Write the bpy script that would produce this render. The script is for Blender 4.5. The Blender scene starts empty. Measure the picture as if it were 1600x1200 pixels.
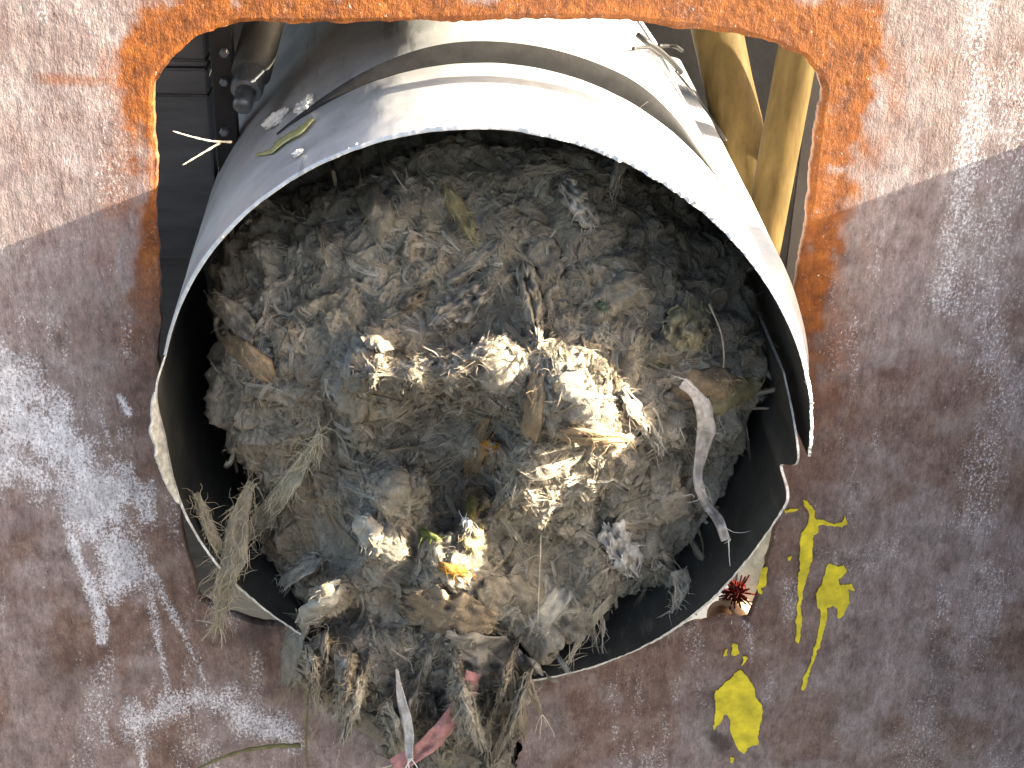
import bpy, bmesh, math, random
import numpy as np
from mathutils import Vector, Matrix
random.seed(7); R_ = np.random.default_rng(7)
scene = bpy.context.scene
C = scene.collection

# ------------------------------------------------------------------ camera, world, sun, exposure
FPX = 2418.746                                   # focal length in photo pixels (photo 1600 wide)
CAM = np.array([-0.0431831, -0.89265747, 0.49179569])
CX = np.array([0.99805729, -0.05589885, 0.02751304])
CU = np.array([0.00296491, 0.48371513, 0.87522048])
CF = np.array([0.06223229, 0.8734386, -0.48294115])
cam_data = bpy.data.cameras.new('camera')
cam_data.sensor_width = 36.0; cam_data.lens = 36.0*FPX/1600.0
cam_data.clip_start = 0.02; cam_data.clip_end = 200
cam = bpy.data.objects.new('camera', cam_data); C.objects.link(cam)
cam.matrix_world = Matrix(((CX[0], CU[0], -CF[0], CAM[0]), (CX[1], CU[1], -CF[1], CAM[1]),
                           (CX[2], CU[2], -CF[2], CAM[2]), (0, 0, 0, 1)))
scene.camera = cam
SUNQ, SUNM = 0.075, 0.41                         # sun: towards the viewer / upwards, per unit to the right
SUN = np.array([1.0, -SUNQ, SUNM]); SUN /= np.linalg.norm(SUN)
sun_elev = math.asin(SUN[2]); sun_az = math.atan2(SUN[0], SUN[1])
world = bpy.data.worlds.new("World"); scene.world = world; world.use_nodes = True
wn = world.node_tree.nodes; wl = world.node_tree.links
sky = wn.new('ShaderNodeTexSky'); sky.sky_type = 'NISHITA'; sky.sun_disc = False
sky.sun_elevation = sun_elev; sky.sun_rotation = sun_az
sky.air_density = 1.0; sky.dust_density = 6.0; sky.ozone_density = 0.0
wl.new(sky.outputs[0], wn['Background'].inputs[0]); wn['Background'].inputs[1].default_value = 0.085
sd = bpy.data.lights.new('sun', 'SUN'); sd.energy = 5.0; sd.angle = math.radians(0.5); sd.color = (1.0, 0.87, 0.66)
so = bpy.data.objects.new('sun', sd); C.objects.link(so)
so.rotation_euler = Vector(SUN).to_track_quat('Z', 'Y').to_euler()
scene.view_settings.view_transform = 'Standard'; scene.view_settings.look = 'None'
scene.view_settings.gamma = 1.0; scene.view_settings.use_curve_mapping = False
scene.view_settings.exposure = 3.05
scene.render.engine = 'CYCLES'

# ------------------------------------------------------------------ helpers
L = 0.07                                          # how far the pipe mouth stands in front of the plate (plate front is y = 0)
def at(u, v, y):                                  # the point at depth y that shows at photo pixel (u, v)
    u = np.asarray(u, float); v = np.asarray(v, float); y = np.asarray(y, float)
    d = CF + CX*((u-800)/FPX)[..., None] + CU*((600-v)/FPX)[..., None]
    return CAM + d*((y-CAM[1])/d[..., 1])[..., None]
def to_px(p):
    w = np.asarray(p, float)-CAM; d = w@CF
    return np.stack([800+FPX*(w@CX)/d, 600-FPX*(w@CU)/d], -1)
def on_cyl(u, v, r):                              # point on the outside of the pipe that shows at pixel (u, v)
    d = CF + CX*((u-800)/FPX) + CU*((600-v)/FPX)
    a = d[0]**2+d[2]**2; b = CAM[0]*d[0]+CAM[2]*d[2]; c = CAM[0]**2+CAM[2]**2-r*r
    t = (-b-math.sqrt(max(b*b-a*c, 0)))/a
    return CAM+d*t
LAT = R_.random((64, 64, 64)).astype(np.float32)
def vnoise(p):
    p = np.asarray(p, np.float32); i = np.floor(p).astype(np.int64); f = p-i
    f = f*f*f*(f*(f*6-15)+10); i &= 63; j = (i+1) & 63
    x0, y0, z0 = i[..., 0], i[..., 1], i[..., 2]; x1, y1, z1 = j[..., 0], j[..., 1], j[..., 2]
    fx, fy, fz = f[..., 0], f[..., 1], f[..., 2]
    a = LAT[x0, y0, z0]*(1-fx)+LAT[x1, y0, z0]*fx; b = LAT[x0, y1, z0]*(1-fx)+LAT[x1, y1, z0]*fx
    c = LAT[x0, y0, z1]*(1-fx)+LAT[x1, y0, z1]*fx; d = LAT[x0, y1, z1]*(1-fx)+LAT[x1, y1, z1]*fx
    return (a*(1-fy)+b*fy)*(1-fz)+(c*(1-fy)+d*fy)*fz*1.0
def fbm(p, s, o=4, ridged=False):
    p = np.asarray(p)*s; r = 0; a = 1; t = 0
    for k in range(o):
        n = vnoise(p+17.3*k)
        if ridged: n = 1-np.abs(2*n-1)*1.6
        r = r+a*n; t += a; a *= .55; p = p*2.03
    return r/t
def sm(a, b, x):
    t = np.clip((x-a)/(b-a), 0, 1); return t*t*(3-2*t)
def mesh_np(name, V, F, mat, parent=None, attrs=None, smooth=True):
    V = np.asarray(V, np.float32).reshape(-1, 3); F = np.asarray(F, np.int32)
    me = bpy.data.meshes.new(name); n = F.shape[1]
    me.vertices.add(len(V)); me.vertices.foreach_set('co', V.ravel())
    me.loops.add(F.size); me.loops.foreach_set('vertex_index', F.ravel())
    me.polygons.add(len(F)); me.polygons.foreach_set('loop_start', np.arange(0, F.size, n, dtype=np.int32))
    me.polygons.foreach_set('use_smooth', np.full(len(F), smooth))
    me.update(calc_edges=True)
    for k, a in (attrs or {}).items():
        a = np.asarray(a, np.float32)
        if a.ndim == 2:
            at_ = me.attributes.new(k, 'FLOAT_COLOR', 'POINT')
            at_.data.foreach_set('color', np.concatenate([a, np.ones((len(a), 1), np.float32)], 1).ravel())
        else:
            at_ = me.attributes.new(k, 'FLOAT', 'POINT'); at_.data.foreach_set('value', a)
    me.materials.append(mat)
    o = bpy.data.objects.new(name, me); C.objects.link(o)
    if parent: o.parent = parent
    return o
def mesh_bm(name, bm, mat, parent=None, smooth=False):
    me = bpy.data.meshes.new(name); bm.to_mesh(me); bm.free(); me.materials.append(mat)
    for p in me.polygons: p.use_smooth = smooth
    o = bpy.data.objects.new(name, me); C.objects.link(o)
    if parent: o.parent = parent
    return o
def tag(o, label, cat, group=None, kind=None):
    o['label'] = label; o['category'] = cat
    if group: o['group'] = group
    if kind: o['kind'] = kind
    return o
def empty(name, loc=(0, 0, 0)):
    o = bpy.data.objects.new(name, None); o.location = loc; o.empty_display_size = .02; C.objects.link(o); return o
def adopt(child, parent):                         # parent that keeps the world position of geometry written in world coordinates
    child.parent = parent; child.matrix_parent_inverse = Matrix.Translation(parent.location).inverted()
def grid_faces(n, m, wrap_n=False):
    i = np.arange(n if wrap_n else n-1)[:, None]; j = np.arange(m-1)[None]
    a = i*m+j; b = ((i+1) % n)*m+j
    return np.stack([a, b, b+1, a+1], -1).reshape(-1, 4)
def tube(pts, radii, seg=10, cap=True):           # lofted tube along points
    pts = np.asarray(pts, float); radii = np.broadcast_to(radii, len(pts))
    T = np.gradient(pts, axis=0); T /= np.linalg.norm(T, axis=1)[:, None]+1e-12
    ref = np.array([0, 0, 1.]) if abs(T[0, 2]) < .9 else np.array([1., 0, 0])
    N = np.cross(T, ref); N /= np.linalg.norm(N, axis=1)[:, None]; B = np.cross(T, N)
    a = np.linspace(0, 2*np.pi, seg, endpoint=False)
    V = pts[:, None]+radii[:, None, None]*(np.cos(a)[None, :, None]*N[:, None]+np.sin(a)[None, :, None]*B[:, None])
    n = len(pts); F = []
    for i in range(n-1):
        for k in range(seg): F.append((i*seg+k, i*seg+(k+1) % seg, (i+1)*seg+(k+1) % seg, (i+1)*seg+k))
    V = V.reshape(-1, 3)
    if cap:
        c = len(V); V = np.concatenate([V, pts[:1], pts[-1:]])
        for k in range(seg):
            F.append((c, (k+1) % seg, k, k)); F.append((c+1, (n-1)*seg+k, (n-1)*seg+(k+1) % seg, (n-1)*seg+(k+1) % seg))
    return V, F
def bm_add(bm, V, F):
    vs = [bm.verts.new(tuple(map(float, v))) for v in V]
    for f in F:
        g = []
        for i in f:
            if i not in g: g.append(i)
        try: bm.faces.new([vs[i] for i in g])
        except ValueError: pass
def bm_box(bm, x0, x1, y0, y1, z0, z1, bev=0):
    r = bmesh.ops.create_cube(bm, size=1)['verts']
    for v in r: v.co = Vector(((x0+x1)/2+v.co.x*(x1-x0), (y0+y1)/2+v.co.y*(y1-y0), (z0+z1)/2+v.co.z*(z1-z0)))
    if bev:
        es = list({e for v in r for e in v.link_edges})
        bmesh.ops.bevel(bm, geom=es, offset=bev, segments=2, affect='EDGES')

# ------------------------------------------------------------------ materials
class NT:
    def __init__(s, name):
        s.m = bpy.data.materials.new(name); s.m.use_nodes = True; s.t = s.m.node_tree
        s.b = s.t.nodes['Principled BSDF']; s.co = s.t.nodes.new('ShaderNodeTexCoord').outputs['Object']
    def n(s, t, **k):
        x = s.t.nodes.new(t)
        for a, b in k.items(): setattr(x, a, b)
        return x
    def set(s, sock, v):
        if isinstance(v, bpy.types.NodeSocket): s.t.links.new(v, sock)
        else:
            if isinstance(v, (tuple, list)) and len(v) == 3 and sock.type == 'RGBA': v = (*v, 1)
            sock.default_value = v
    def noise(s, scale, detail=4, rough=.55, stretch=None, dist=0):
        x = s.n('ShaderNodeTexNoise'); c = s.co
        if stretch:
            mp = s.n('ShaderNodeMapping'); mp.inputs['Scale'].default_value = stretch; s.t.links.new(c, mp.inputs[0]); c = mp.outputs[0]
        s.t.links.new(c, x.inputs['Vector']); x.inputs['Scale'].default_value = scale; x.inputs['Detail'].default_value = detail
        x.inputs['Roughness'].default_value = rough; x.inputs['Distortion'].default_value = dist
        return x.outputs['Fac']
    def attr(s, name, col=False):
        x = s.n('ShaderNodeAttribute', attribute_name=name); return x.outputs['Color' if col else 'Fac']
    def ramp(s, f, stops):
        x = s.n('ShaderNodeValToRGB'); s.t.links.new(f, x.inputs[0]); e = x.color_ramp.elements
        while len(e) < len(stops): e.new(.5)
        for k, (p, c) in enumerate(stops):
            e[k].position = p; e[k].color = (*c, 1) if isinstance(c, (tuple, list)) else (c, c, c, 1)
        return x.outputs[0]
    def mix(s, f, a, b, mode='MIX'):
        x = s.n('ShaderNodeMix', data_type='RGBA', blend_type=mode)
        s.set(x.inputs[0], f); s.set(x.inputs[6], a); s.set(x.inputs[7], b); return x.outputs[2]
    def math(s, op, a, b=0.0):
        x = s.n('ShaderNodeMath', operation=op); s.set(x.inputs[0], a); s.set(x.inputs[1], b); return x.outputs[0]
    def bump(s, h, strength, dist, prev=None):
        x = s.n('ShaderNodeBump'); s.set(x.inputs['Strength'], strength); x.inputs['Distance'].default_value = dist
        s.t.links.new(h, x.inputs['Height'])
        if prev: s.t.links.new(prev, x.inputs['Normal'])
        return x.outputs[0]
    def out(s, col=None, rough=None, metal=None, normal=None, spec=None):
        for k, v in (('Base Color', col), ('Roughness', rough), ('Metallic', metal), ('Normal', normal), ('Specular IOR Level', spec)):
            if v is not None: s.set(s.b.inputs[k], v)
        return s.m

def mat_plate():
    t = NT('weathered_steel_plate')
    rust, brown, scuff, dark = t.attr('rust'), t.attr('brown'), t.attr('scuff'), t.attr('dark')
    grain = t.noise(420, 3, .7, (1, 1, .35)); mid = t.noise(38, 6, .65); big = t.noise(9, 4, .6)
    streak = t.noise(90, 5, .7, (1, 1, .12))
    base = t.ramp(mid, [(.28, (.135, .09, .086)), (.42, (.20, .150, .146)), (.58, (.26, .218, .216)), (.76, (.345, .318, .325))])
    base = t.mix(t.ramp(streak, [(.42, 0.0), (.68, .55)]), base, (.34, .285, .275))
    brn = t.ramp(mid, [(.3, (.11, .062, .048)), (.5, (.175, .112, .09)), (.75, (.26, .20, .175))])
    base = t.mix(brown, base, brn)
    fine = t.noise(650, 3, .75)
    rs = t.ramp(t.noise(70, 6, .7), [(.28, (.06, .016, .005)), (.43, (.155, .042, .005)), (.58, (.24, .070, .006)), (.78, (.33, .12, .018))])
    rs = t.mix(t.ramp(fine, [(.60, 0.0), (.74, .5)]), rs, (.40, .25, .11))
    base = t.mix(rust, base, rs)
    gr2 = t.noise(520, 5, .85, (1, 1, .75))
    thr = t.math('ADD', gr2, t.math('MULTIPLY', scuff, .19))
    sc = t.math('MULTIPLY', t.ramp(thr, [(.585, 0.0), (.66, 1.0)]), t.ramp(scuff, [(.05, 0.0), (.3, 1.0)]))
    sc = t.math('MULTIPLY', sc, t.math('SUBTRACT', 1.0, t.math('MULTIPLY', rust, .9)))
    base = t.mix(t.math('MULTIPLY', sc, .85), base, (.70, .70, .74))
    spk = t.ramp(t.noise(430, 3, .7, (1, 1, .5)), [(.665, 0.0), (.70, 1.0)])
    spk = t.math('MULTIPLY', spk, t.ramp(big, [(.38, .15), (.6, 1.0)]))
    pit = t.ramp(t.noise(210, 4, .75, (1, 1, .6)), [(.27, .75), (.40, 0.0)])
    base = t.mix(pit, base, (.075, .048, .044))
    base = t.mix(t.math('MULTIPLY', spk, .9), base, (.66, .64, .63))
    g1 = t.noise(620, 5, .85, (1, 1, .4)); g2 = t.noise(190, 5, .8, (1, 1, .4))
    base = t.mix(t.ramp(t.noise(26, 5, .7), [(.35, .35), (.65, 1.0)]), base, t.mix(1.0, base, t.ramp(g1, [(.33, (.58, .55, .56)), (.5, (.97, .96, .98)), (.66, (1.42, 1.42, 1.45))]), 'MULTIPLY'))
    base = t.mix(t.math('SUBTRACT', 1.0, rust), base, t.mix(1.0, base, t.ramp(g2, [(.33, (.62, .58, .56)), (.5, (1, 1, 1)), (.68, (1.35, 1.34, 1.33))]), 'MULTIPLY'))
    base = t.mix(dark, base, (.022, .015, .015))
    rough = t.ramp(grain, [(.3, .42), (.7, .7)])
    rough = t.mix(rust, rough, (.62, .62, .62))
    bm1 = t.bump(t.noise(300, 5, .75, (1, 1, .3)), .8, .0012)
    bm2 = t.bump(fine, .7, .0008, bm1)
    met = t.math('MULTIPLY', t.math('SUBTRACT', 1.0, rust), .12)
    return t.out(base, rough, met, bm2, .35)
M_PLATE = mat_plate()
def mat_pipe():
    t = NT('dull_galvanised_steel')
    mid = t.noise(30, 5, .6); br = t.noise(60, 5, .7, (.6, .12, .6)); sp = t.noise(500, 2, .6)
    c = t.ramp(mid, [(.3, (.40, .41, .42)), (.55, (.52, .53, .54)), (.75, (.60, .60, .60))])
    c = t.mix(t.ramp(br, [(.5, 0.0), (.75, .35)]), c, (.34, .34, .34))
    c = t.mix(t.ramp(sp, [(.68, 0.0), (.74, .6)]), c, (.75, .75, .74))
    r = t.ramp(br, [(.3, .38), (.7, .55)])
    g = t.noise(16, 7, .75, (1, .5, 1), 1.0); c = t.mix(t.ramp(g, [(.55, 0.0), (.70, .4)]), c, (.30, .29, .27))
    sc = t.noise(45, 6, .8, (1, .08, 1)); c = t.mix(t.ramp(sc, [(.60, 0.0), (.66, .5)]), c, (.16, .155, .15))
    dt = t.noise(11, 3, .5)
    return t.out(c, r, .42, t.bump(t.noise(120, 4, .7, (.8, .2, .8)), .3, .0006, t.bump(dt, .35, .012)))
M_PIPE = mat_pipe()
M_COLLAR_SHADE = None
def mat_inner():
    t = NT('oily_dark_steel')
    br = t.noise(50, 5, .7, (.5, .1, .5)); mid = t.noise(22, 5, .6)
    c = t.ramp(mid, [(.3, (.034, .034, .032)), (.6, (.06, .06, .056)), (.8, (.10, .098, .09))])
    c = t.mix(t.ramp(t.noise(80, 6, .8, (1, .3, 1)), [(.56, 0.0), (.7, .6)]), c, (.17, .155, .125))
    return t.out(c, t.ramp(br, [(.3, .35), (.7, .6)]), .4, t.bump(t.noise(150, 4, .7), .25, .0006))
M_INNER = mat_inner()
def mat_simple(name, c, rough=.6, metal=0.0, var=.35, scale=60, bump=.2, stretch=None):
    t = NT(name); n = t.noise(scale, 5, .65, stretch)
    a = tuple(x*(1-var) for x in c); b = tuple(min(1, x*(1+var)) for x in c)
    return t.out(t.ramp(n, [(.3, a), (.7, b)]), rough, metal, t.bump(t.noise(scale*3, 4, .7, stretch), bump, .001))
M_COLLAR_SHADE = mat_simple('shade_darkened_steel', (.030, .029, .029), .6, .1, .25, 70, .2)  # pipe steel with the shade of the collar face put into its colour
M_EDGE = mat_simple('bright_cut_steel', (.58, .565, .52), .4, .5, .4, 190, 1.0)
M_PAINT = mat_simple('yellow_paint', (.64, .52, .014), .42, 0, .35, 75, .8)
M_GREYPANEL = mat_simple('grey_dusty_panel', (.105, .112, .12), .6, .2, .35, 30, .2, (.3, 1, 2.0))
M_BLACK = mat_simple('black_steel', (.012, .012, .014), .5, .2, .4, 60, .2)
M_DARK = mat_simple('dark_housing_steel', (.035, .032, .032), .7, .1, .4, 20, .2)
M_CYL = mat_simple('grey_cylinder_paint', (.055, .054, .05), .6, 0, .3, 40, .15)
M_ZINC = mat_simple('zinc_bolt', (.16, .175, .19), .4, .6, .3, 100, .1)
M_BRASS = mat_simple('ochre_tube_paint', (.068, .047, .018), .65, 0, .55, 45, .3, (1, 1, .25))
M_BEIGE = mat_simple('beige_tube', (.40, .27, .165), .6, 0, .2, 60, .1)
M_RED = mat_simple('red_bristle', (.065, .006, .006), .4, 0, .3, 100, .1)
M_WHITE = mat_simple('white_paper_pulp', (.68, .66, .60), .9, 0, .12, 120, .5)
M_SHRED = mat_simple('yellow_green_film', (.34, .33, .14), .5, 0, .3, 150, .3)
M_STALK = mat_simple('dry_straw', (.42, .36, .27), .8, 0, .3, 150, .3)
M_GRASS = mat_simple('dull_green_grass', (.12, .105, .035), .7, 0, .3, 150, .3)
for m_, sp_ in ((M_BRASS, .06), (M_COLLAR_SHADE, .15), (M_RED, .1)): m_.node_tree.nodes['Principled BSDF'].inputs['Specular IOR Level'].default_value = sp_
def mat_rag():
    t = NT('felted_fibre_rag'); tint = t.attr('tint', True)
    a = t.noise(26, 6, .7, None, .8); b = t.noise(130, 5, .75, None, 1.2); f = t.noise(700, 3, .8, (1, 1, .4))
    c = t.ramp(a, [(.30, (.082, .072, .054)), (.45, (.18, .165, .132)), (.58, (.26, .243, .205)), (.75, (.35, .325, .275))])
    c = t.mix(.55, c, tint)
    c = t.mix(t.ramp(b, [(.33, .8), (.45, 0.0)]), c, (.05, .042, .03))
    w = t.noise(60, 6, .8, (1, .6, .5), 2.0)
    c = t.mix(t.ramp(w, [(.56, 0.0), (.70, .6)]), c, (.46, .42, .35))
    c = t.mix(t.ramp(t.noise(17, 5, .7), [(.56, 0.0), (.68, .55)]), c, (.30, .19, .09))
    c = t.mix(t.ramp(f, [(.5, 0.0), (.75, .4)]), c, (.38, .35, .29))
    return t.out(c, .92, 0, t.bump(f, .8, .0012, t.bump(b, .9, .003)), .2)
M_RAG = mat_rag()
def mat_fibre():
    t = NT('loose_fibre'); return t.out(t.attr('tint', True), .8, 0, None, .25)
M_FIBRE = mat_fibre()
def mat_cloth():
    t = NT('torn_rag_cloth'); f = t.noise(420, 4, .8); g = t.noise(60, 5, .7)
    c = t.mix(t.ramp(g, [(.35, .55), (.6, 0.0)]), t.attr('tint', True), (.07, .058, .042))
    c = t.mix(t.ramp(f, [(.5, 0.0), (.8, .45)]), c, (.45, .42, .36))
    return t.out(c, .9, 0, t.bump(f, .8, .0012), .2)
M_CLOTH = mat_cloth()

def ground():
    bm = bmesh.new(); r = bmesh.ops.create_grid(bm, x_segments=20, y_segments=20, size=60)['verts']
    for v in r: v.co.z = -1.15
    o = mesh_bm('ground', bm, mat_simple('damp_asphalt_ground', (.075, .078, .082), .9, 0, .25, 3, .2)); o['kind'] = 'structure'
ground()

# ------------------------------------------------------------------ the plate with its flame-cut opening
HOLE = [(241,130),(248,115),(262,95),(285,76),(310,59),(345,45),(372,36),(480,37),(560,36),(610,36),(700,33),(820,29),(972,31),(1054,42),
        (1151,52),(1214,71),(1255,90),(1277,114),(1288,142),(1280,180),(1272,240),(1265,300),(1259,338),(1255,375),(1249,405),(1240,500),
        (1226,700),(1208,850),(1196,885),(1190,915),(1180,955),(1171,975),(1135,972),(1100,978),(1050,986),(700,990),(420,980),(345,960),
        (312,936),(300,900),(288,850),(280,780),(262,680),(250,590),(247,500),(245,400),(243,330),(243,270),(242,200)]
def resample(poly, n, closed=True):
    P = np.array(poly, float)
    if closed: P = np.concatenate([P, P[:1]])
    s = np.concatenate([[0], np.cumsum(np.linalg.norm(np.diff(P, axis=0), axis=1))])
    t = np.linspace(0, s[-1], n, endpoint=not closed)
    return np.stack([np.interp(t, s, P[:, 0]), np.interp(t, s, P[:, 1])], -1)
def seg_dist(pts, line):
    d = np.full(len(pts), 1e9); l = np.array(line, float)
    for a, b in zip(l[:-1], l[1:]):
        ab = b-a; t = np.clip(((pts-a)@ab)/(ab@ab), 0, 1); d = np.minimum(d, np.linalg.norm(pts-(a+t[:, None]*ab), axis=1))
    return d
PX0, PX1, PZ0, PZ1 = -.42, .446, -.40, .272     # the plate, metres
def build_plate():
    n, m = 1400, 130
    H = resample(HOLE, n); 
    ring = np.stack([H[:, 0]*.02, H[:, 1]*.02, np.zeros(n)], -1)
    tn = np.roll(H, -1, 0)-np.roll(H, 1, 0); nn = np.stack([tn[:, 1], -tn[:, 0]], -1); nn /= np.linalg.norm(nn, axis=1)[:, None]
    H = H+nn*((fbm(ring, 1.0, 2)-.5)*9+(fbm(ring, 5.0, 2)-.5)*4)[:, None]
    H = at(H[:, 0], H[:, 1], 0.0)[:, [0, 2]]
    ctr = np.array([0., .03]); d = H-ctr
    tx = np.where(d[:, 0] > 0, (PX1-ctr[0])/np.maximum(d[:, 0], 1e-6), (PX0-ctr[0])/np.minimum(d[:, 0], -1e-6))
    ty = np.where(d[:, 1] > 0, (PZ1-ctr[1])/np.maximum(d[:, 1], 1e-6), (PZ0-ctr[1])/np.minimum(d[:, 1], -1e-6))
    O = ctr+d*np.minimum(tx, ty)[:, None]
    for c in ((PX0, PZ0), (PX1, PZ0), (PX1, PZ1), (PX0, PZ1)):
        O[np.argmin(np.linalg.norm(O-np.array(c), axis=1))] = c
    k = np.linspace(0, 1, m)**1.15
    XZ = (H[:, None]*(1-k[None, :, None])+O[:, None]*k[None, :, None]).reshape(-1, 2)
    P = np.stack([XZ[:, 0], 0*XZ[:, 0], XZ[:, 1]], -1); UV = to_px(P)
    u, v = UV[:, 0], UV[:, 1]
    q = np.stack([u, v, 0*u], -1)*.01
    dist = seg_dist(UV, HOLE+HOLE[:1])
    n1 = fbm(q, .8, 5); n2 = fbm(q+7, 3.0, 4); n3 = fbm(q*np.array([1, .25, 1])+3, 3.0, 4)
    # rust: width of the heat-affected band round the cut
    w = 52+36*sm(210, 40, v)+36*sm(1100, 1340, u)*sm(560, 40, v)-12*sm(420, 180, u)*sm(60, 200, v)
    w = w+(n1-.5)*110+(n2-.5)*60+(n3-.5)*50
    rust = np.maximum(sm(w+10, w-30, dist), .5*sm(w+60, w-10, dist)*sm(.42, .62, n3))*sm(640+200*sm(1000, 1200, u), 380+120*sm(1000, 1200, u), v+(n1-.5)*260)
    rust = np.maximum(rust, sm(14, 2, seg_dist(UV, [(60, 122), (150, 127), (230, 122)]))*.55*sm(.35, .6, n2))
    rust = np.maximum(rust, sm(26, 4, seg_dist(UV, [(1255, 100), (1330, 95), (1365, 78)])+(n2-.5)*60+(n3-.5)*50)*.8)
    rust *= sm(.12, .36, n2+.1)
    brown = np.clip(sm(150, 20, dist+(n1-.5)*160)*sm(330, 560, v)*.8+sm(.52, .66, n1)*sm(300, 600, v)*.75+sm(700, 1000, v)*sm(1500, 500, u)*.35, 0, 1)
    brown = np.maximum(brown, sm(420, 200, v)*sm(.5, .7, n1)*.25)
    sc = np.zeros(len(u))
    def band(line, wd, st, nz=1.0):
        nonlocal sc
        sc = np.maximum(sc, st*sm(wd*1.35, 0, seg_dist(UV, line)+(n2-.5)*wd*nz*1.4+(n3-.5)*wd*nz))
    band([(0, 610), (50, 670), (120, 720), (170, 790)], 75, 1.0)
    band([(0, 720), (60, 740)], 50, .8)
    band([(125, 750), (170, 840), (185, 900)], 42, .95)
    band([(105, 820), (135, 900), (155, 950), (160, 1000)], 12, .9)
    band([(195, 800), (215, 850), (235, 930), (262, 1080)], 9, .6)
    band([(235, 890), (265, 950), (300, 1020), (330, 1085)], 8, .65)
    band([(215, 1130), (260, 1105), (310, 1090), (360, 1105), (440, 1150)], 34, .75)
    band([(150, 1090), (165, 1160)], 18, .6); band([(215, 1160), (225, 1200)], 7, .7)
    band([(188, 622), (200, 645)], 9, 1.0, .3); band([(160, 655), (170, 690), (180, 740)], 6, .6)
    band([(1530, -20), (1525, 200), (1500, 330), (1480, 470)], 30, .55)
    band([(1590, 200), (1530, 430), (1560, 620), (1520, 800)], 55, .35)
    band([(1560, 900), (1500, 1000), (1430, 1200)], 60, .28); band([(1300, 880), (1400, 860)], 40, .25)
    band([(1370, 380), (1365, 700)], 8, .18)
    sc = np.maximum(sc, sm(.57, .7, n3)*.3)
    dk = np.maximum(.75*sm(30, 2, np.hypot(u-1122, v-1150)+(n2-.5)*60+(n3-.5)*40), sm(22, 5, np.hypot(u-1322, v-405)+(n2-.5)*20)*.4)
    dk = np.maximum(dk, .45*sm(60, 10, np.hypot((u-1470)*1.2, (v-1060)*.5)+(n2-.5)*50))
    dk = np.maximum(dk, .6*sm(34, 8, np.hypot(u-395, v-985)+(n2-.5)*40)); dk = np.maximum(dk, .4*sm(40, 8, np.hypot(u-1120, v-1090)*1.0+(n2-.5)*40))
    dk = np.maximum(dk, .45*sm(60, 10, np.hypot((u-105), (v-1030)*.7)+(n1-.5)*90)); dk = np.maximum(dk, sm(.42, .3, n2)*.25*sm(300, 600, v))
    # relief: pitted and lightly dished sheet, thick scale on the rust
    P[:, 1] += (n1-.5)*.0008-(n2-.5)*.0004-(fbm(q+21, 14, 3)-.5)*.0003*(.6+rust*.3)
    bead = sm(9, 1, dist); P[:, 1] += bead*.0008
    N0 = len(P)
    back = P.reshape(n, m, 3)[:, [0, -1]].copy(); back[..., 1] = .0085
    V = np.concatenate([P, back.reshape(-1, 3)])
    F = grid_faces(n, m, True)[:, ::-1]
    i = np.arange(n); j = (i+1) % n
    hb, ob = N0+2*i, N0+2*i+1; hb2, ob2 = N0+2*j, N0+2*j+1
    F = np.concatenate([F, np.stack([i*m, hb, hb2, j*m], -1)[:, ::-1], np.stack([hb, ob, ob2, hb2], -1)[:, ::-1],
                        np.stack([i*m+m-1, j*m+m-1, ob2, ob], -1)])
    ex = lambda a, b: np.concatenate([a, np.repeat(np.stack([a.reshape(n, m)[:, 0]*b, a.reshape(n, m)[:, -1]], -1).reshape(-1), 1)])
    o = mesh_np('steel_plate', V, F, M_PLATE, None, {'rust': ex(rust, .8), 'brown': ex(brown, 1), 'scuff': ex(sc, 1), 'dark': ex(dk, 1)})
    bm = bmesh.new(); bm.from_mesh(o.data); bmesh.ops.recalc_face_normals(bm, faces=bm.faces); bm.to_mesh(o.data); bm.free()
    return tag(o, 'weathered grey brown steel plate with a rough flame-cut opening edged in orange rust', 'steel plate')
plate = build_plate()

def paint(poly, org, sc, thick=.0009, jit=1.6, label=None, name='paint_splash'):
    P = np.array(poly, float)*sc+np.array(org)
    n = max(24, int(np.linalg.norm(np.diff(np.concatenate([P, P[:1]]), axis=0), axis=1).sum()/3.5))
    Q = resample(P, n); z = np.stack([Q[:, 0]*.12, Q[:, 1]*.12, 0*Q[:, 0]], -1)
    Q = Q+(np.stack([vnoise(z), vnoise(z+31)], -1)-.5)*2*jit+(np.stack([vnoise(z*3.1+5), vnoise(z*3.1+41)], -1)-.5)*jit*1.6
    W = at(Q[:, 0], Q[:, 1], -.0006)
    bm = bmesh.new(); vs = [bm.verts.new(w) for w in W]; es = [bm.edges.new((vs[i], vs[(i+1) % n])) for i in range(n)]
    r = bmesh.ops.triangle_fill(bm, use_beauty=True, use_dissolve=False, edges=es)
    fs = [g for g in r['geom'] if isinstance(g, bmesh.types.BMFace)]
    e = bmesh.ops.extrude_face_region(bm, geom=fs)
    for g in e['geom']:
        if isinstance(g, bmesh.types.BMVert): g.co.y -= thick
    bmesh.ops.recalc_face_normals(bm, faces=bm.faces)
    o = mesh_bm(name, bm, M_PAINT, plate)
    if label: o['label'] = label
ORG, SC = (1040, 780), .35
paint([(610,0),(640,10),(665,50),(660,85),(700,92),(760,107),(790,98),(800,68),(808,105),(782,125),(720,112),(680,112),(680,150),(660,160),(655,250),(630,340),(612,400),(603,470),(607,540),(600,635),(588,645),(578,635),(580,540),(590,450),(588,360),(600,280),(598,180),(610,140),(635,110),(640,60),(620,25)], ORG, SC, label='long yellow paint run with a side curl at its top')
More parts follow.
